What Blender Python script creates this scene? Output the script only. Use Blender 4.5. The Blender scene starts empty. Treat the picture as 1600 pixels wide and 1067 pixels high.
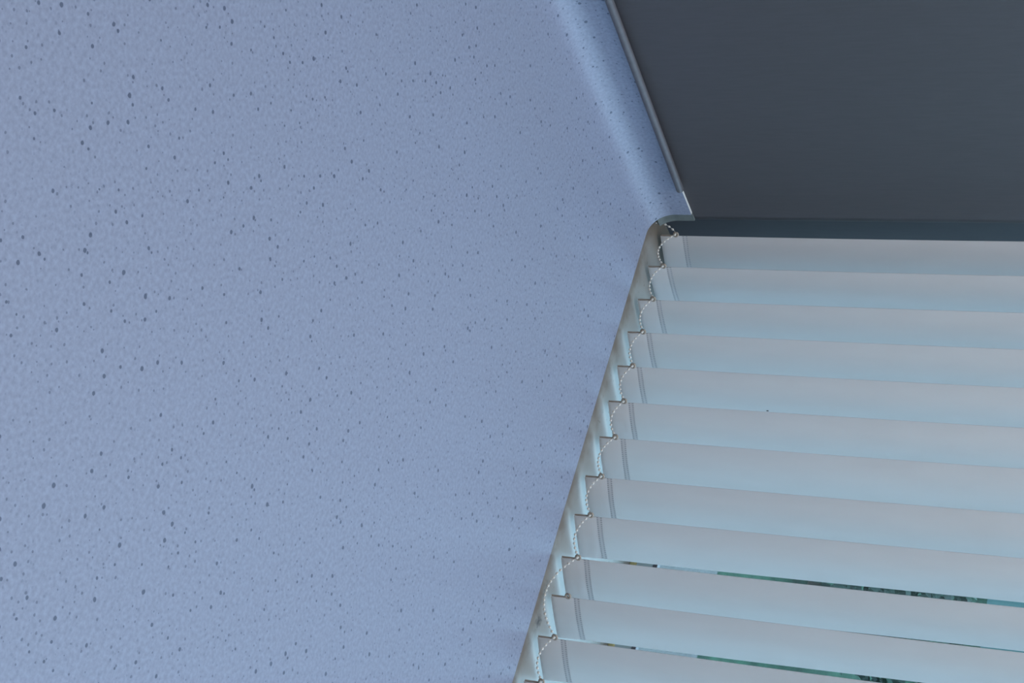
import bpy, bmesh, math, random
from mathutils import Vector, Matrix, noise

random.seed(4)
S = bpy.context.scene
C = S.collection

# ------------------------------------------------------------------ camera, sky, lamps, exposure
cam_d = bpy.data.cameras.new('camera')
cam_d.sensor_width = 36.0
cam_d.lens = 2530.0 * 36.0 / 1600.0
cam_d.clip_start = 0.05
cam_d.clip_end = 200
cam = bpy.data.objects.new('camera', cam_d)
C.objects.link(cam)
cam.matrix_world = Matrix(((-0.2774, -0.8237, 0.4945, 1.3612),
                           (0.3348, -0.5653, -0.7538, -1.7237),
                           (0.9005, -0.0435, 0.4326, 0.8359),
                           (0, 0, 0, 1)))
S.camera = cam

SKY = 4.0
W = bpy.data.worlds.new('overcast_sky')
S.world = W
W.use_nodes = True
bg = W.node_tree.nodes['Background']
bg.inputs['Color'].default_value = (0.46, 0.72, 1.0, 1)
bg.inputs['Strength'].default_value = SKY


def area(name, loc, target, sx, sy, power, col):
    d = bpy.data.lights.new(name, 'AREA')
    d.shape = 'RECTANGLE'
    d.size, d.size_y = sx, sy
    d.energy = power
    d.color = col
    o = bpy.data.objects.new(name, d)
    C.objects.link(o)
    o.location = loc
    o.rotation_euler = (Vector(target) - Vector(loc)).to_track_quat('-Z', 'Y').to_euler()
    return o


# daylight entering by the room's other windows, behind and to the right of the camera
area('window_light_right', (3.1, -0.75, 1.25), (0.2, -0.3, 0.3), 1.3, 1.5, 6.5, (0.95, 0.95, 1.0))
area('window_light_rear', (1.3, -3.3, 1.45), (0.5, -0.3, 0.2), 2.2, 1.3, 2.0, (0.95, 0.95, 1.0))
# fill lamp added overhead to brighten the worktop more than the slats
area('overhead_fill', (0.75, -1.0, 2.22), (0.75, -1.0, 0.0), 1.6, 1.6, 40.0, (0.93, 0.95, 1.0))

# bright sky through thin cloud, from outside and slightly to the left of the window
sd = bpy.data.lights.new('veiled_sun', 'SUN')
sd.energy = 2.45
sd.angle = math.radians(44)
sd.color = (0.50, 0.80, 1.0)
so_ = bpy.data.objects.new('veiled_sun', sd)
C.objects.link(so_)
so_.location = (-2, 5, 6)
so_.rotation_euler = Vector((0.60 * 0.66, -0.80 * 0.66, -0.75)).to_track_quat('-Z', 'Y').to_euler()

S.view_settings.view_transform = 'Standard'
S.view_settings.look = 'None'
S.view_settings.gamma = 1.0
S.view_settings.use_curve_mapping = False
S.view_settings.exposure = 0.0


# ------------------------------------------------------------------ materials
def new_mat(name, rough=0.6, spec=0.5):
    m = bpy.data.materials.new(name)
    m.use_nodes = True
    nt = m.node_tree
    b = nt.nodes['Principled BSDF']
    b.inputs['Roughness'].default_value = rough
    b.inputs['Specular IOR Level'].default_value = spec
    return m, nt, b


def N(nt, t, **kw):
    n = nt.nodes.new(t)
    for k, v in kw.items():
        setattr(n, k, v)
    return n


def grain(name, col, var=0.06, scale=40.0, rough=0.6, spec=0.5, bump=0.0, coord='Object', stretch=(1, 1, 1)):
    """plain colour with fine procedural grain"""
    m, nt, b = new_mat(name, rough, spec)
    tc = N(nt, 'ShaderNodeTexCoord')
    mp = N(nt, 'ShaderNodeMapping')
    mp.inputs['Scale'].default_value = stretch
    nz = N(nt, 'ShaderNodeTexNoise')
    nz.inputs['Scale'].default_value = scale
    nz.inputs['Detail'].default_value = 3
    rp = N(nt, 'ShaderNodeValToRGB')
    rp.color_ramp.elements[0].position = 0.3
    rp.color_ramp.elements[1].position = 0.7
    rp.color_ramp.elements[0].color = tuple(c * (1 - var) for c in col) + (1,)
    rp.color_ramp.elements[1].color = tuple(min(1, c * (1 + var)) for c in col) + (1,)
    nt.links.new(tc.outputs[coord], mp.inputs['Vector'])
    nt.links.new(mp.outputs[0], nz.inputs['Vector'])
    nt.links.new(nz.outputs['Fac'], rp.inputs['Fac'])
    nt.links.new(rp.outputs[0], b.inputs['Base Color'])
    if bump:
        bp = N(nt, 'ShaderNodeBump')
        bp.inputs['Strength'].default_value = bump
        bp.inputs['Distance'].default_value = 0.001
        nt.links.new(nz.outputs['Fac'], bp.inputs['Height'])
        nt.links.new(bp.outputs[0], b.inputs['Normal'])
    return m


def speckled_laminate():
    m, nt, b = new_mat('speckled_laminate', 0.42, 0.5)
    L = nt.links.new
    uv = N(nt, 'ShaderNodeUVMap')
    uv.uv_map = 'surface'
    base = (0.240, 0.268, 0.360)
    dark = (0.045, 0.060, 0.105)
    # soft mottling of the decor paper
    n1 = N(nt, 'ShaderNodeTexNoise')
    n1.inputs['Scale'].default_value = 240
    n1.inputs['Detail'].default_value = 2
    r1 = N(nt, 'ShaderNodeValToRGB')
    r1.color_ramp.elements[0].position = 0.32
    r1.color_ramp.elements[0].color = tuple(c * 0.88 for c in base) + (1,)
    r1.color_ramp.elements[1].position = 0.70
    r1.color_ramp.elements[1].color = tuple(c * 1.115 for c in base) + (1,)
    L(uv.outputs[0], n1.inputs['Vector'])
    L(n1.outputs['Fac'], r1.inputs['Fac'])
    col = r1.outputs[0]

    def specks(scale, share, rmin, rmax, strength, off):
        mp = N(nt, 'ShaderNodeMapping')
        mp.inputs['Location'].default_value = (off, off * 0.7, 0)
        v = N(nt, 'ShaderNodeTexVoronoi')
        v.voronoi_dimensions = '2D'
        v.inputs['Scale'].default_value = scale
        wob = N(nt, 'ShaderNodeTexNoise')
        wob.inputs['Scale'].default_value = scale * 3.0
        L(uv.outputs[0], mp.inputs['Vector'])
        L(mp.outputs[0], v.inputs['Vector'])
        L(mp.outputs[0], wob.inputs['Vector'])
        sp = N(nt, 'ShaderNodeSeparateColor')
        L(v.outputs['Color'], sp.inputs[0])
        # only a share of the cells carries a speck, of a size of its own
        on = N(nt, 'ShaderNodeMath', operation='LESS_THAN')
        L(sp.outputs[0], on.inputs[0])
        on.inputs[1].default_value = share
        rad = N(nt, 'ShaderNodeMapRange')
        L(sp.outputs[1], rad.inputs['Value'])
        rad.inputs['To Min'].default_value = rmin * scale
        rad.inputs['To Max'].default_value = rmax * scale
        wm = N(nt, 'ShaderNodeMath', operation='MULTIPLY_ADD')
        L(wob.outputs['Fac'], wm.inputs[0])
        wm.inputs[1].default_value = 1.1
        wm.inputs[2].default_value = 0.45
        rw = N(nt, 'ShaderNodeMath', operation='MULTIPLY')
        L(rad.outputs[0], rw.inputs[0])
        L(wm.outputs[0], rw.inputs[1])
        q = N(nt, 'ShaderNodeMath', operation='DIVIDE')
        L(v.outputs['Distance'], q.inputs[0])
        L(rw.outputs[0], q.inputs[1])
        edge = N(nt, 'ShaderNodeMapRange')
        edge.interpolation_type = 'SMOOTHSTEP'
        L(q.outputs[0], edge.inputs['Value'])
        edge.inputs['From Min'].default_value = 0.75
        edge.inputs['From Max'].default_value = 1.2
        edge.inputs['To Min'].default_value = strength
        edge.inputs['To Max'].default_value = 0.0
        f = N(nt, 'ShaderNodeMath', operation='MULTIPLY')
        L(edge.outputs[0], f.inputs[0])
        L(on.outputs[0], f.inputs[1])
        return f.outputs[0]

    for args in ((62.0, 0.24, 0.0011, 0.0022, 0.80, 0.0), (105.0, 0.30, 0.0007, 0.0014, 0.55, 3.3), (140.0, 0.25, 0.0008, 0.0014, 0.20, 7.1)):
        fac = specks(*args)
        mx = N(nt, 'ShaderNodeMix')
        mx.data_type = 'RGBA'
        L(fac, mx.inputs[0])
        L(col, mx.inputs[6])
        mx.inputs[7].default_value = dark + (1,)
        col = mx.outputs[2]
    L(col, b.inputs['Base Color'])
    return m


def ledge_paint():
    m, nt, b = new_mat('ledge_paint', 0.45, 0.4)
    L = nt.links.new
    tc = N(nt, 'ShaderNodeTexCoord')
    sx = N(nt, 'ShaderNodeSeparateXYZ')
    L(tc.outputs['Object'], sx.inputs[0])
    # grime that has collected along the joint with the worktop (y = 0) and the wall (x = 0)
    nz = N(nt, 'ShaderNodeTexNoise')
    nz.inputs['Scale'].default_value = 38
    nz.inputs['Detail'].default_value = 5
    L(tc.outputs['Object'], nz.inputs['Vector'])
    wx = N(nt, 'ShaderNodeMath', operation='SUBTRACT')
    L(nz.outputs['Fac'], wx.inputs[0])
    wx.inputs[1].default_value = 0.5
    yy = N(nt, 'ShaderNodeMath', operation='MULTIPLY_ADD')
    L(wx.outputs[0], yy.inputs[0])
    yy.inputs[1].default_value = -0.06
    L(sx.outputs['Y'], yy.inputs[2])
    g = N(nt, 'ShaderNodeMapRange')
    L(yy.outputs[0], g.inputs['Value'])
    g.inputs['From Min'].default_value = 0.0
    g.inputs['From Max'].default_value = 0.022
    g.inputs['To Min'].default_value = 0.5
    g.inputs['To Max'].default_value = 0.0
    xg = N(nt, 'ShaderNodeMapRange')
    L(sx.outputs['X'], xg.inputs['Value'])
    xg.inputs['From Min'].default_value = 0.0
    xg.inputs['From Max'].default_value = 0.035
    xg.inputs['To Min'].default_value = 0.75
    xg.inputs['To Max'].default_value = 0.0
    ad = N(nt, 'ShaderNodeMath', operation='MAXIMUM')
    L(g.outputs[0], ad.inputs[0])
    L(xg.outputs[0], ad.inputs[1])
    mx = N(nt, 'ShaderNodeMix')
    mx.data_type = 'RGBA'
    L(ad.outputs[0], mx.inputs[0])
    # beige paint, with shade painted in at the front and daylight towards the window
    wy = N(nt, 'ShaderNodeMapRange')
    wy.interpolation_type = 'SMOOTHSTEP'
    L(yy.outputs[0], wy.inputs['Value'])
    wy.inputs['From Min'].default_value = 0.008
    wy.inputs['From Max'].default_value = 0.042
    cl = N(nt, 'ShaderNodeMix')
    cl.data_type = 'RGBA'
    L(wy.outputs[0], cl.inputs[0])
    cl.inputs[6].default_value = (0.165, 0.138, 0.115, 1)
    cl.inputs[7].default_value = (0.25, 0.235, 0.215, 1)
    L(cl.outputs[2], mx.inputs[6])
    mx.inputs[7].default_value = (0.135, 0.095, 0.062, 1)
    # small dark flecks of dirt
    v = N(nt, 'ShaderNodeTexNoise')
    v.inputs['Scale'].default_value = 130
    v.inputs['Detail'].default_value = 4
    L(tc.outputs['Object'], v.inputs['Vector'])
    fr = N(nt, 'ShaderNodeMapRange')
    L(v.outputs['Fac'], fr.inputs['Value'])
    fr.inputs['From Min'].default_value = 0.66
    fr.inputs['From Max'].default_value = 0.76
    fr.inputs['To Max'].default_value = 0.65
    m2 = N(nt, 'ShaderNodeMix')
    m2.data_type = 'RGBA'
    L(fr.outputs[0], m2.inputs[0])
    L(mx.outputs[2], m2.inputs[6])
    m2.inputs[7].default_value = (0.10, 0.075, 0.055, 1)
    # one black smudge left on the paint
    vd = N(nt, 'ShaderNodeVectorMath', operation='DISTANCE')
    L(tc.outputs['Object'], vd.inputs[0])
    vd.inputs[1].default_value = (0.6310, 0.0333, -0.0055)
    n3 = N(nt, 'ShaderNodeTexNoise')
    n3.inputs['Scale'].default_value = 260
    L(tc.outputs['Object'], n3.inputs['Vector'])
    sm = N(nt, 'ShaderNodeMath', operation='MULTIPLY_ADD')
    L(n3.outputs['Fac'], sm.inputs[0])
    sm.inputs[1].default_value = 0.022
    L(vd.outputs['Value'], sm.inputs[2])
    sr = N(nt, 'ShaderNodeMapRange')
    L(sm.outputs[0], sr.inputs['Value'])
    sr.inputs['From Min'].default_value = 0.012
    sr.inputs['From Max'].default_value = 0.021
    sr.inputs['To Min'].default_value = 0.85
    sr.inputs['To Max'].default_value = 0.0
    m3 = N(nt, 'ShaderNodeMix')
    m3.data_type = 'RGBA'
    L(sr.outputs[0], m3.inputs[0])
    L(m2.outputs[2], m3.inputs[6])
    m3.inputs[7].default_value = (0.035, 0.035, 0.04, 1)
    L(m3.outputs[2], b.inputs['Base Color'])
    return m


def slat_fabric(name, col, trans, dots=False):
    m, nt, b = new_mat(name, 0.7, 0.25)
    L = nt.links.new
    tc = N(nt, 'ShaderNodeTexCoord')
    mp = N(nt, 'ShaderNodeMapping')
    mp.inputs['Scale'].default_value = (1, 1, 0.25)
    nz = N(nt, 'ShaderNodeTexNoise')
    nz.inputs['Scale'].default_value = 60
    L(tc.outputs['Object'], mp.inputs['Vector'])
    L(mp.outputs[0], nz.inputs['Vector'])
    rp = N(nt, 'ShaderNodeValToRGB')
    rp.color_ramp.elements[0].color = tuple(c * 0.97 for c in col) + (1,)
    rp.color_ramp.elements[1].color = tuple(min(1, c * 1.03) for c in col) + (1,)
    L(nz.outputs['Fac'], rp.inputs['Fac'])
    colour = rp.outputs[0]
    if dots:
        uv = N(nt, 'ShaderNodeUVMap')
        uv.uv_map = 'surface'
        su = N(nt, 'ShaderNodeSeparateXYZ')
        L(uv.outputs[0], su.inputs[0])
        fr = N(nt, 'ShaderNodeMath', operation='MODULO')
        L(su.outputs['X'], fr.inputs[0])
        fr.inputs[1].default_value = 0.0030
        lt = N(nt, 'ShaderNodeMath', operation='LESS_THAN')
        L(fr.outputs[0], lt.inputs[0])
        lt.inputs[1].default_value = 0.0017
        # two rows of weld dots, at the two borders of the band
        ab = N(nt, 'ShaderNodeMath', operation='SUBTRACT')
        L(su.outputs['Y'], ab.inputs[0])
        ab.inputs[1].default_value = 0.5
        aa = N(nt, 'ShaderNodeMath', operation='ABSOLUTE')
        L(ab.outputs[0], aa.inputs[0])
        gt = N(nt, 'ShaderNodeMath', operation='GREATER_THAN')
        L(aa.outputs[0], gt.inputs[0])
        gt.inputs[1].default_value = 0.20
        ml = N(nt, 'ShaderNodeMath', operation='MULTIPLY')
        L(lt.outputs[0], ml.inputs[0])
        L(gt.outputs[0], ml.inputs[1])
        k = N(nt, 'ShaderNodeMath', operation='MULTIPLY')
        L(ml.outputs[0], k.inputs[0])
        k.inputs[1].default_value = 0.55
        mx = N(nt, 'ShaderNodeMix')
        mx.data_type = 'RGBA'
        L(k.outputs[0], mx.inputs[0])
        L(colour, mx.inputs[6])
        mx.inputs[7].default_value = (0.32, 0.32, 0.35, 1)
        colour = mx.outputs[2]
    L(colour, b.inputs['Base Color'])
    tr = N(nt, 'ShaderNodeBsdfTranslucent')
    L(colour, tr.inputs['Color'])
    ms = N(nt, 'ShaderNodeMixShader')
    ms.inputs[0].default_value = trans
    L(b.outputs[0], ms.inputs[1])
    L(tr.outputs[0], ms.inputs[2])
    L(ms.outputs[0], nt.nodes['Material Output'].inputs['Surface'])
    return m


def window_glass():
    m, nt, b = new_mat('window_glass')
    L = nt.links.new
    t = N(nt, 'ShaderNodeBsdfTransparent')
    t.inputs['Color'].default_value = (0.93, 0.97, 0.96, 1)
    g = N(nt, 'ShaderNodeBsdfGlossy')
    g.inputs['Roughness'].default_value = 0.02
    lw = N(nt, 'ShaderNodeLayerWeight')
    lw.inputs['Blend'].default_value = 0.5
    pw = N(nt, 'ShaderNodeMath', operation='POWER')
    L(lw.outputs['Facing'], pw.inputs[0])
    pw.inputs[1].default_value = 5.0
    fz = N(nt, 'ShaderNodeMath', operation='MULTIPLY_ADD')
    L(pw.outputs[0], fz.inputs[0])
    fz.inputs[1].default_value = 0.9
    fz.inputs[2].default_value = 0.05
    ms = N(nt, 'ShaderNodeMixShader')
    L(fz.outputs[0], ms.inputs[0])
    L(t.outputs[0], ms.inputs[1])
    L(g.outputs[0], ms.inputs[2])
    L(ms.outputs[0], nt.nodes['Material Output'].inputs['Surface'])
    return m


M_LAM = speckled_laminate()
M_CORE = grain('laminate_core', (0.62, 0.63, 0.62), 0.05, 90, 0.6)
M_STRIP = grain('raw_end_strip', (0.125, 0.142, 0.138), 0.14, 70, 0.75, 0.3)
M_SEAL = grain('grey_rubber', (0.095, 0.088, 0.098), 0.10, 120, 0.45, 0.5)
M_DARK = grain('anthracite_panel', (0.063, 0.056, 0.062), 0.05, 260, 0.48, 0.45, bump=0.05, stretch=(1, 1, 0.12))
M_LEDGE = ledge_paint()
M_FAB = slat_fabric('slat_fabric', (0.735, 0.71, 0.70), 0.37)
M_HEM = slat_fabric('slat_hem', (0.80, 0.775, 0.775), 0.36)
M_WELD = slat_fabric('slat_weld', (0.765, 0.745, 0.75), 0.36, dots=True)
M_WEIGHT = grain('weight_plastic', (0.34, 0.29, 0.25), 0.1, 80, 0.5)
M_CLIP = grain('clip_plastic', (0.33, 0.28, 0.23), 0.1, 200, 0.4)
M_BEAD = grain('bead_plastic', (0.66, 0.62, 0.57), 0.05, 200, 0.35)
M_SPOT = grain('fly_speck', (0.05, 0.045, 0.045), 0.05, 200, 0.7)
M_WHITE = grain('white_paint', (0.78, 0.78, 0.76), 0.02, 20, 0.5)
M_FRAME = grain('window_frame_white', (0.40, 0.47, 0.48), 0.02, 30, 0.4)
M_GLASS = window_glass()
M_FLOOR = grain('grey_floor', (0.30, 0.31, 0.33), 0.08, 12, 0.5)
M_LAWN = grain('lawn_grass', (0.020, 0.050, 0.030), 0.45, 7, 0.9, 0.1, coord='Object')
M_ROAD = grain('grey_paving', (0.10, 0.095, 0.09), 0.12, 9, 0.85, 0.2)
M_YEL = grain('yellowed_sealant', (0.52, 0.44, 0.20), 0.15, 60, 0.6)
M_TURQ = grain('turquoise_render', (0.08, 0.16, 0.15), 0.06, 10, 0.8)
M_LEAF = grain('shrub_leaf', (0.020, 0.045, 0.030), 0.5, 5, 0.6, 0.3)
M_BARK = grain('shrub_bark', (0.09, 0.07, 0.05), 0.3, 30, 0.9)
M_METAL = grain('headrail_aluminium', (0.72, 0.73, 0.74), 0.03, 50, 0.4)


# ------------------------------------------------------------------ builders
def link(name, bm, mat, parent=None, smooth=False):
    bm.normal_update()
    me = bpy.data.meshes.new(name)
    bm.to_mesh(me)
    bm.free()
    me.materials.append(mat)
    if smooth:
        for p in me.polygons:
            p.use_smooth = True
    o = bpy.data.objects.new(name, me)
    C.objects.link(o)
    if parent is not None:
        o.parent = parent
        o.matrix_parent_inverse = Matrix.Identity(4)
        o.location = -parent.location if parent.parent is None else (0, 0, 0)
    return o


def empty(name, loc):
    o = bpy.data.objects.new(name, None)
    o.empty_display_size = 0.05
    o.location = loc
    C.objects.link(o)
    return o


def tag(o, label, cat, group=None):
    o['label'] = label
    o['category'] = cat
    if group:
        o['group'] = group
    return o


def struct(o):
    o['kind'] = 'structure'
    return o


def box(bm, x0, x1, y0, y1, z0, z1, bevel=0.0):
    v = [bm.verts.new((x, y, z)) for x in (x0, x1) for y in (y0, y1) for z in (z0, z1)]
    f = [bm.faces.new([v[i] for i in q]) for q in
         ((0, 1, 3, 2), (4, 6, 7, 5), (0, 4, 5, 1), (2, 3, 7, 6), (0, 2, 6, 4), (1, 5, 7, 3))]
    if bevel:
        es = list({e for q in f for e in q.edges})
        bmesh.ops.bevel(bm, geom=es, offset=bevel, segments=2, affect='EDGES', profile=0.5)


def tube(bm, pts, r, n=10, caps=True):
    rings = []
    for i, p in enumerate(pts):
        p = Vector(p)
        a = Vector(pts[max(i - 1, 0)])
        b = Vector(pts[min(i + 1, len(pts) - 1)])
        t = (b - a).normalized()
        u = t.cross(Vector((0, 0, 1)))
        if u.length < 1e-4:
            u = t.cross(Vector((1, 0, 0)))
        u.normalize()
        w = t.cross(u)
        rr = r[i] if isinstance(r, (list, tuple)) else r
        rings.append([bm.verts.new(p + (u * math.cos(2 * math.pi * k / n) + w * math.sin(2 * math.pi * k / n)) * rr)
                      for k in range(n)])
    for a, b in zip(rings[:-1], rings[1:]):
        for k in range(n):
            bm.faces.new((a[k], a[(k + 1) % n], b[(k + 1) % n], b[k]))
    if caps:
        bm.faces.new(rings[0][::-1])
        bm.faces.new(rings[-1])


# ------------------------------------------------------------------ the room shell
ZF, ZC = -0.76, 2.25
XW = -0.005          # face of the dark wall
X1, Y0 = 3.2, -3.4
YW = 0.26            # inner face of the window wall

b = bmesh.new()
box(b, -0.3, X1 + 0.1, Y0 - 0.1, YW + 0.2, ZF - 0.08, ZF)
struct(link('floor', b, M_FLOOR))
b = bmesh.new()
box(b, -0.3, X1 + 0.1, Y0 - 0.1, YW + 0.2, ZC, ZC + 0.08)
struct(link('ceiling', b, M_WHITE))
b = bmesh.new()
box(b, X1, X1 + 0.1, Y0, YW + 0.2, ZF, ZC)
struct(link('wall_right', b, M_WHITE))
b = bmesh.new()
box(b, -0.2, X1, Y0 - 0.1, Y0, ZF, ZC)
struct(link('wall_rear', b, M_WHITE))

# the dark wall on the left: flat anthracite panel with a rounded vertical edge at the window recess
b = bmesh.new()
prof = [(XW, Y0)]
R_E = 0.022
ys = 0.010
for i in range(13):
    a = math.radians(90 * i / 12)
    prof.append((XW - R_E + R_E * math.cos(a), ys + R_E * math.sin(a)))
prof += [(XW - R_E - 0.006, ys + R_E), (XW - R_E - 0.006, YW), (-0.18, YW), (-0.18, Y0)]
lo = [b.verts.new((x, y, ZF)) for x, y in prof]
hi = [b.verts.new((x, y, ZC)) for x, y in prof]
n = len(prof)
for i in range(n):
    j = (i + 1) % n
    b.faces.new((lo[i], lo[j], hi[j], hi[i]))
b.faces.new(lo[::-1])
b.faces.new(hi)
bmesh.ops.recalc_face_normals(b, faces=b.faces)
wl = link('wall_left', b, M_DARK)
struct(wl)
for p in wl.data.polygons:
    p.use_smooth = len(p.vertices) == 4 and abs(p.normal.z) < 0.1 and p.center.y > 0.0 and p.center.x > -0.06

# window wall: four pieces round the opening, in one shell
WX0, WX1, WZ1 = -0.034, 2.95, 2.0
ZL = -0.0055         # top of the window ledge
b = bmesh.new()
box(b, -0.3, X1, YW, YW + 0.12, ZF, ZL - 0.03)
box(b, -0.3, X1, YW, YW + 0.12, WZ1, ZC)
box(b, WX1, X1, YW, YW + 0.12, ZL - 0.03, WZ1)
box(b, -0.3, WX0, YW, YW + 0.12, ZL - 0.03, WZ1)
box(b, -0.18, X1, 0.004, YW, ZF, ZL - 0.03)
box(b, WX1, X1, 0.05, YW, ZL - 0.03, ZC)
box(b, -0.3, -0.18, 0.052, YW, ZF, ZC)
struct(link('wall_window', b, M_WHITE))

b = bmesh.new()
box(b, XW - 0.029, WX1, 0.0006, YW + 0.015, ZL - 0.028, ZL, 0.0)
led = link('trim_1', b, M_LEDGE)
struct(led)
led['label'] = 'beige painted window ledge with brown grime along the worktop'

# window: frame with mullion, and its panes
win = struct(empty('window_1', (WX0, YW, ZL)))
fy0, fy1 = YW + 0.012, YW + 0.032
for nm, q in (('bottom_rail', (WX0, WX1, ZL, ZL + 0.036)), ('top_rail', (WX0, WX1, WZ1 - 0.055, WZ1)),
              ('side_rail', (WX0, WX0 + 0.05, ZL + 0.036, WZ1 - 0.055)), ('side_rail', (WX1 - 0.05, WX1, ZL + 0.036, WZ1 - 0.055)),
              ('mullion', (1.45, 1.51, ZL + 0.036, WZ1 - 0.055))):
    b = bmesh.new()
    box(b, q[0], q[1], fy0, fy1, q[2], q[3], 0.004)
    link(nm, b, M_FRAME, win)
b = bmesh.new()
box(b, WX0 + 0.05, WX1 - 0.05, fy0 - 0.004, fy0 + 0.006, ZL, ZL + 0.0095, 0.002)
link('sealant_bead', b, M_YEL, win)
b = bmesh.new()
box(b, WX0 + 0.05, WX1 - 0.05, fy0 - 0.001, fy0 + 0.010, ZL + 0.0345, ZL + 0.0415, 0.001)
link('gasket', b, M_SEAL, win)
for xa, xb in ((WX0 + 0.048, 1.452), (1.508, WX1 - 0.048)):
    b = bmesh.new()
    box(b, xa, xb, YW + 0.020, YW + 0.024, ZL + 0.034, WZ1 - 0.053)
    link('pane', b, M_GLASS, win)

# ------------------------------------------------------------------ worktop with coved upstand
top = tag(empty('worktop', (0.7, -0.7, ZF)),
          'pale blue speckled laminate worktop whose left side curves up into a low upstand', 'worktop')
WL, WR, HUP, RC, TH = -1.42, 1.38, 0.0597, 0.035, 0.0025
prof = [(WR, 0.0), (0.9, 0.0), (0.5, 0.0), (0.2, 0.0), (0.08, 0.0), (RC + 0.006, 0.0)]
for i in range(17):
    a = math.radians(90 * i / 16)
    prof.append((RC - RC * math.sin(a), RC - RC * math.cos(a)))
prof.append((0.0, HUP))
b = bmesh.new()
uvl = b.loops.layers.uv.new('surface')
s = [0.0]
for p, q in zip(prof[:-1], prof[1:]):
    s.append(s[-1] + math.hypot(q[0] - p[0], q[1] - p[1]))
ny = 8
grid = [[b.verts.new((x, WL + (0 - WL) * j / ny, z)) for j in range(ny + 1)] for x, z in prof]
for i in range(len(prof) - 1):
    for j in range(ny):
        f = b.faces.new((grid[i][j], grid[i][j + 1], grid[i + 1][j + 1], grid[i + 1][j]))
        f.smooth = True
        for lp, (ii, jj) in zip(f.loops, ((i, j), (i, j + 1), (i + 1, j + 1), (i + 1, j))):
            lp[uvl].uv = (s[ii], WL + (0 - WL) * jj / ny)
bmesh.ops.recalc_face_normals(b, faces=b.faces)
if b.faces[0].normal.z < 0:
    bmesh.ops.reverse_faces(b, faces=b.faces)
lam = link('laminate_surface', b, M_LAM, top)
# the board below the decor: flat slab, cove filler and the upstand's pale edge
b = bmesh.new()
e = 0.0004
inner = [(x, z) for x, z in prof]
outer = [(WR, -0.030), (XW + 0.0004, -0.030), (XW + 0.0004, HUP)]
loop = []
for k, (x, z) in enumerate(inner):
    if z <= 0.0:
        loop.append((x, z - e))
    elif z < RC and x > 0:
        dx, dz = RC - x, RC - z
        L_ = math.hypot(dx, dz)
        loop.append((x - dx / L_ * e, z - dz / L_ * e))
    else:
        loop.append((-e, z))
poly = loop + outer[::-1]
fr = [b.verts.new((x, 0.0, z)) for x, z in poly]
bk = [b.verts.new((x, WL, z)) for x, z in poly]
n = len(poly)
for i in range(n):
    j = (i + 1) % n
    b.faces.new((fr[i], fr[j], bk[j], bk[i]))
b.faces.new(fr)
b.faces.new(bk[::-1])
bmesh.ops.recalc_face_normals(b, faces=b.faces)
core = link('board', b, M_CORE, top)
core['label'] = 'pale edge of the board under the laminate'
# raw strip that closes the cove and upstand at the window end
b = bmesh.new()
so, si = [], []
for i in range(17):
    a = math.radians(46 + 44 * i / 16)
    so.append((RC - (RC + 0.0012) * math.sin(a), RC - (RC + 0.0012) * math.cos(a)))
so.append((-0.0012, HUP + 0.0005))
pr = so + [(XW + 0.0006, HUP + 0.0005), (XW + 0.0006, ZL + 0.001)]
y0s, y1s = 0.0004, 0.0155
A = [b.verts.new((x, y0s, max(z, ZL + 0.0012))) for x, z in pr]
B = [b.verts.new((x, y1s, max(z, ZL + 0.0012))) for x, z in pr]
n = len(pr)
for i in range(n):
    j = (i + 1) % n
    b.faces.new((A[i], A[j], B[j], B[i]))
b.faces.new(A)
b.faces.new(B[::-1])
bmesh.ops.recalc_face_normals(b, faces=b.faces)
es = struct(link('trim_2', b, M_STRIP))
es['label'] = 'grey-green raw strip closing the end of the upstand'
for x in (0.10, 1.25):
    b = bmesh.new()
    box(b, x, x + 0.03, WL + 0.06, -0.06, ZF, -0.030)
    link('support_panel', b, M_WHITE, top)

# ------------------------------------------------------------------ rubber sealing strip on the upstand
b = bmesh.new()
pts, rad = [], []
ye, yn = -0.0620, -1.30
for i in range(31):
    t = i / 30
    y = ye + (yn - ye) * t
    z = 0.0606 + 0.0072 * min(1.0, (ye - y) / 0.36) ** 1.0
    pts.append((0.0048, y, z))
    rad.append(0.0054)
pts = [(0.0048, ye + 0.0030, 0.0605), (0.0048, ye + 0.0018, 0.0606)] + pts
rad = [0.0028, 0.0045] + rad
tube(b, pts, rad, 16)
tag(link('sealing_strip', b, M_SEAL, None, True),
    'dark grey rubber sealing strip along the top of the blue upstand against the dark wall', 'seal')

# ------------------------------------------------------------------ vertical blind
blind = tag(empty('vertical_blind', (0.0, 0.05, ZL)),
            'pale fabric vertical blind with overlapping slats and bead chain, hanging at the window', 'blind')
ZB, ZT, WS = 0.0015, 1.90, 0.0630
near = [(0.0028, 0.0458), (0.0677, 0.0349), (0.1280, 0.0322), (0.1857, 0.0302), (0.2433, 0.0295), (0.2982, 0.0338), (0.3527, 0.0386), (0.4182, 0.0309), (0.4757, 0.0322), (0.5385, 0.0311), (0.5920, 0.0342), (0.6510, 0.0303), (0.7113, 0.0292), (0.7698, 0.0313), (0.8283, 0.0313), (0.8868, 0.0313), (0.9453, 0.0313)]
angs = [(66, 66), (76, 72), (70, 67), (67, 63), (64, 61), (60, 57), (57, 55), (57, 57), (58.5, 62.5), (57, 63.5), (59.5, 65),
        (57, 60), (57, 58), (57, 58), (57, 58), (57, 58), (57, 58)]
HEM = [0.036, 0.0300, 0.0300, 0.0305, 0.0315, 0.032, 0.0335, 0.0335, 0.034, 0.034, 0.034, 0.034, 0.034, 0.034, 0.034, 0.034, 0.034]


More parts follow.
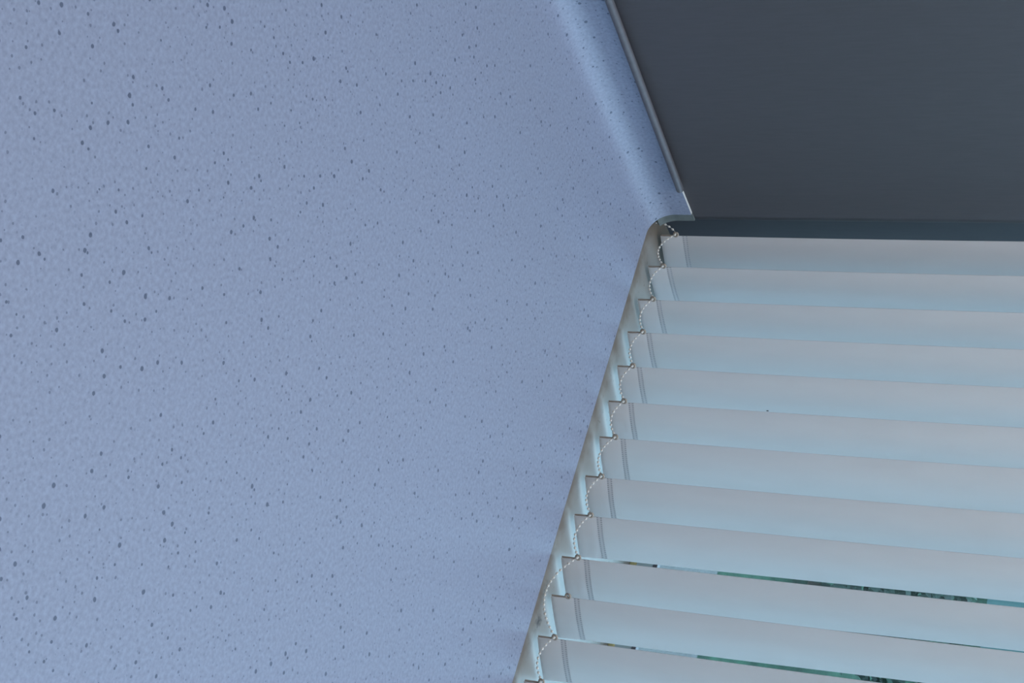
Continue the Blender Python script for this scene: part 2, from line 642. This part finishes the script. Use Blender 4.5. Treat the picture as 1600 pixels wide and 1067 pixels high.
def slat_pt(k, u, z, off=0.0):
    """point of slat k: u along its width from the near edge, off along its front normal"""
    a0, a1 = angs[k]
    t = min(1.0, max(0.0, (z - ZB) / 0.56))
    t = t * t * (3 - 2 * t) if t < 1 else 1.0
    a = math.radians(a0 + (a1 - a0) * t)
    x, y = near[k]
    bow = 0.0011 * math.sin(math.pi * min(1.0, max(0.0, (z - ZB) / 0.6)))   # the cloth hangs a little slack
    hang = min(1.0, max(0.0, (z - ZB) / 0.10))
    camber = (0.0012 + 0.0044 * hang * hang * (3 - 2 * hang)) * math.sin(math.pi * u / WS)   # weight keeps the foot flat
    o = off + camber
    return Vector((x + bow + u * math.cos(a) + o * math.sin(a), y + u * math.sin(a) - o * math.cos(a), z))


zs = [ZB, 0.02, 0.03, 0.045, 0.06, 0.08, 0.11, 0.15, 0.2, 0.25, 0.3, 0.35, 0.4, 0.45, 0.5, 0.55, 0.6, 0.7, 0.9, 1.2, 1.6, ZT]
NU = 8


def sheet(bm, k, us, zlist, f_off, r_off, uvl=None):
    """closed thin sheet; f_off / r_off give the front and rear offsets at a height"""
    fr, bk, caps = [], [], []
    for z in zlist:
        fr.append([bm.verts.new(slat_pt(k, u, z, f_off(z))) for u in us])
        bk.append([bm.verts.new(slat_pt(k, u, z, r_off(z))) for u in us])
    nz, nu = len(zlist), len(us)
    z0, z1 = zlist[0], zlist[-1]
    for i in range(nz - 1):
        for j in range(nu - 1):
            f = bm.faces.new((fr[i][j], fr[i][j + 1], fr[i + 1][j + 1], fr[i + 1][j]))
            f.smooth = True
            if uvl:
                for lp, (ii, jj) in zip(f.loops, ((i, j), (i, j + 1), (i + 1, j + 1), (i + 1, j))):
                    lp[uvl].uv = (us[jj], (zlist[ii] - z0) / (z1 - z0))
            f = bm.faces.new((bk[i][j + 1], bk[i][j], bk[i + 1][j], bk[i + 1][j + 1]))
            f.smooth = True
        for j in (0, nu - 1):
            q = (fr[i][j], fr[i + 1][j], bk[i + 1][j], bk[i][j])
            caps.append(bm.faces.new(q if j == 0 else q[::-1]))
    for j in range(nu - 1):
        caps.append(bm.faces.new((fr[0][j], bk[0][j], bk[0][j + 1], fr[0][j + 1])))
        caps.append(bm.faces.new((fr[-1][j], fr[-1][j + 1], bk[-1][j + 1], bk[-1][j])))
    for f in caps:                        # the cut edges stay crisp
        for e_ in f.edges:
            e_.smooth = False


us = [WS * i / NU for i in range(NU + 1)]
clip_pos = []
for k in range(len(near)):
    h = HEM[k]
    b = bmesh.new()
    sheet(b, k, us, zs, lambda z: 0.0, lambda z: -0.0006)
    slat = link('slat', b, M_FAB, blind)
    zb0, zb1 = ZB, ZB + h - 0.003
    b = bmesh.new()                       # folded hem pocket, thicker than the slat
    zl = [zb0 - 0.0006, zb0 + 0.001] + [zb0 + (zb1 - zb0) * t for t in (0.15, 0.35, 0.6, 0.8, 0.92, 1.0)]

    def pocket(z, zb0=zb0, zb1=zb1):
        t = (z - zb0) / (zb1 - zb0)
        return 0.0014 if t < 0 else 0.00045 + 0.0023 * max(0.0, 1 - t) ** 0.8 * min(1, t * 6 + 0.5)
    sheet(b, k, us, zl, pocket, lambda z, p=pocket: p(z) - 0.0006)
    link('hem', b, M_HEM, slat)
    b = bmesh.new()                       # welded band at the top of the hem
    uvl = b.loops.layers.uv.new('surface')
    sheet(b, k, us, [zb1, zb1 + 0.0035, zb1 + 0.0075], lambda z: 0.0004, lambda z: 0.0001, uvl)
    link('weld_seam', b, M_WELD, slat)
    b = bmesh.new()                       # weight plate inside the pocket, its edge showing at the near side
    sheet(b, k, [-0.0017, 0.0, 0.02, 0.04, WS - 0.004], [ZB + 0.0004, ZB + 0.004, ZB + 0.012, ZB + 0.0195, ZB + 0.0235],
          lambda z: 0.0007 if z < ZB + 0.02 else 0.0002, lambda z: 0.0001)
    link('weight', b, M_WEIGHT, slat)
    b = bmesh.new()                       # eyelet for the bead chain
    c0 = slat_pt(k, -0.0025, ZB + 0.0235, 0.0008)
    d = (slat_pt(k, 0.01, ZB + 0.0235) - slat_pt(k, 0.0, ZB + 0.0235)).normalized()
    ring = [c0 + d * (0.0031 * math.cos(2 * math.pi * i / 14)) + Vector((0, 0, 0.0031 * math.sin(2 * math.pi * i / 14)))
            for i in range(15)]
    tube(b, ring, 0.0015, 8, False)
    tube(b, [slat_pt(k, -0.0016, ZB + 0.020, 0.0006), slat_pt(k, 0.001, ZB + 0.0165, 0.0006), slat_pt(k, 0.004, ZB + 0.014, 0.0006)],
         0.0010, 8)
    link('chain_clip', b, M_CLIP, slat, True)
    clip_pos.append(c0 + Vector((0, -0.001, 0.0008)))
    if k == 4:
        b = bmesh.new()
        sp = slat_pt(k, WS * 0.86, 0.2105, 0.0002)
        bmesh.ops.create_uvsphere(b, u_segments=8, v_segments=6, radius=0.0016, matrix=Matrix.Translation(sp) @ Matrix.Diagonal((0.5, 0.5, 1.1, 1)))
        o = link('spot', b, M_SPOT, slat, True)
        o['label'] = 'small dark spot'


def chain(pts):
    """bead chain along a polyline: cord plus beads at an even pitch"""
    bm = bmesh.new()
    tube(bm, pts, 0.0003, 6)
    pitch, acc = 0.0066, 0.0022
    P = [Vector(p) for p in pts]
    for a, c in zip(P[:-1], P[1:]):
        L_ = (c - a).length
        while acc < L_:
            t = (c - a) / L_
            m = Matrix.Translation(a + t * acc) @ t.to_track_quat('Z', 'Y').to_matrix().to_4x4() @ Matrix.Diagonal((1, 1, 1.35, 1))
            bmesh.ops.create_icosphere(bm, subdivisions=1, radius=0.0018, matrix=m)
            acc += pitch
        acc -= L_
    return link('bead_chain', bm, M_BEAD, blind, True)


def sag(a, c, depth, dy=0.0, n=20, lean=0.0):
    out = []
    for i in range(n + 1):
        t = i / n
        p = a.lerp(c, t)
        tt = t - lean * t * (1 - t)
        p.z -= depth * 4 * tt * (1 - tt)
        p.y += dy * 4 * t * (1 - t)
        out.append(p)
    return out


depths = [0.017, 0.0125, 0.0115, 0.0115, 0.0120, 0.0125, 0.0130, 0.0130, 0.0130]
for k in range(9):
    chain(sag(clip_pos[k], clip_pos[k + 1], depths[k], -0.0015))
# this length has come off the tenth slat and droops almost to the ledge
o = chain(sag(clip_pos[9], clip_pos[11], 0.0285, -0.004, 40))
o['label'] = 'slack length of bead chain unhooked from one slat'
for k in range(11, len(near) - 1):
    chain(sag(clip_pos[k], clip_pos[k + 1], 0.0135, -0.0015))
# loose end towards the wall
a = clip_pos[0]
chain([a, a + Vector((-0.004, -0.003, -0.0035)), a + Vector((-0.007, -0.007, -0.009)), a + Vector((-0.009, -0.011, -0.016)),
       a + Vector((-0.0095, -0.014, -0.023)), a + Vector((-0.0085, -0.016, -0.030))])

b = bmesh.new()
box(b, 0.0, 1.02, 0.02, 0.065, ZT + 0.012, ZT + 0.05, 0.003)
link('headrail', b, M_METAL, blind)
for k in range(len(near)):
    b = bmesh.new()
    p = slat_pt(k, WS / 2, ZT)
    box(b, p.x - 0.003, p.x + 0.003, p.y - 0.003, p.y + 0.003, ZT - 0.012, ZT + 0.014)
    link('carrier', b, M_METAL, blind)
b = bmesh.new()
box(b, 0.0, 1.02, 0.025, 0.06, ZT + 0.05, ZC)
link('headrail_bracket', b, M_WHITE, blind)

# ------------------------------------------------------------------ outdoors, seen only through the slits between the slats
ZG = -1.0
b = bmesh.new()
box(b, -30, 30, YW + 0.12, 40, ZG - 0.2, ZG)
struct(link('ground', b, M_LAWN))
b = bmesh.new()
box(b, -30, 30, 2.35, 3.40, ZG - 0.05, ZG + 0.012)
struct(link('path', b, M_ROAD))
b = bmesh.new()
box(b, -14, 3, 9.0, 9.2, ZG, ZG + 1.3)
struct(link('wall_garden', b, M_TURQ))

# unseen overhang above the window, added to block steep skylight
b = bmesh.new()
box(b, -1.5, 3.4, YW + 0.12, YW + 0.5, ZC - 0.06, ZC + 0.08)
struct(link('trim_3', b, M_WHITE))

hedge = tag(empty('hedge', (-3.0, 4.4, ZG)), 'dark green hedge outdoors, glimpsed through the narrow slits between the blind slats', 'hedge')
rnd = random.Random(9)
b = bmesh.new()
for cx, cy, r in ((-2.3, 3.9, 0.34), (-3.1, 4.3, 0.42), (-4.2, 5.0, 0.46), (-3.4, 5.8, 0.40), (-5.2, 6.4, 0.5), (-1.6, 4.6, 0.4)):
    for i in range(1500):
        while True:
            v = Vector((rnd.uniform(-1, 1), rnd.uniform(-1, 1), rnd.uniform(-1, 1)))
            if 0.45 < v.length < 1:
                break
        p = Vector((cx + v.x * r, cy + v.y * r, ZG + (0.95 + v.z * 0.85) * r))
        d = Vector((rnd.gauss(0, 1), rnd.gauss(0, 1), rnd.gauss(0, 1))).normalized() * r
        w = d.normalized().orthogonal().normalized() * r
        b.faces.new([b.verts.new(t) for t in (p, p + d * 0.07 + w * 0.04, p + d * 0.15, p + d * 0.07 - w * 0.04)])
fo = link('foliage', b, M_LEAF, hedge)
fo['kind'] = 'stuff'
for cx, cy, r in ((-2.3, 3.9, 0.34), (-3.1, 4.3, 0.42), (-4.2, 5.0, 0.46), (-3.4, 5.8, 0.40), (-5.2, 6.4, 0.5), (-1.6, 4.6, 0.4)):
    b = bmesh.new()
    tube(b, [(cx, cy, ZG), (cx + 0.02, cy, ZG + 0.5 * r), (cx, cy + 0.03, ZG + 1.2 * r)], [0.02, 0.015, 0.006], 7)
    link('stem', b, M_BARK, hedge)
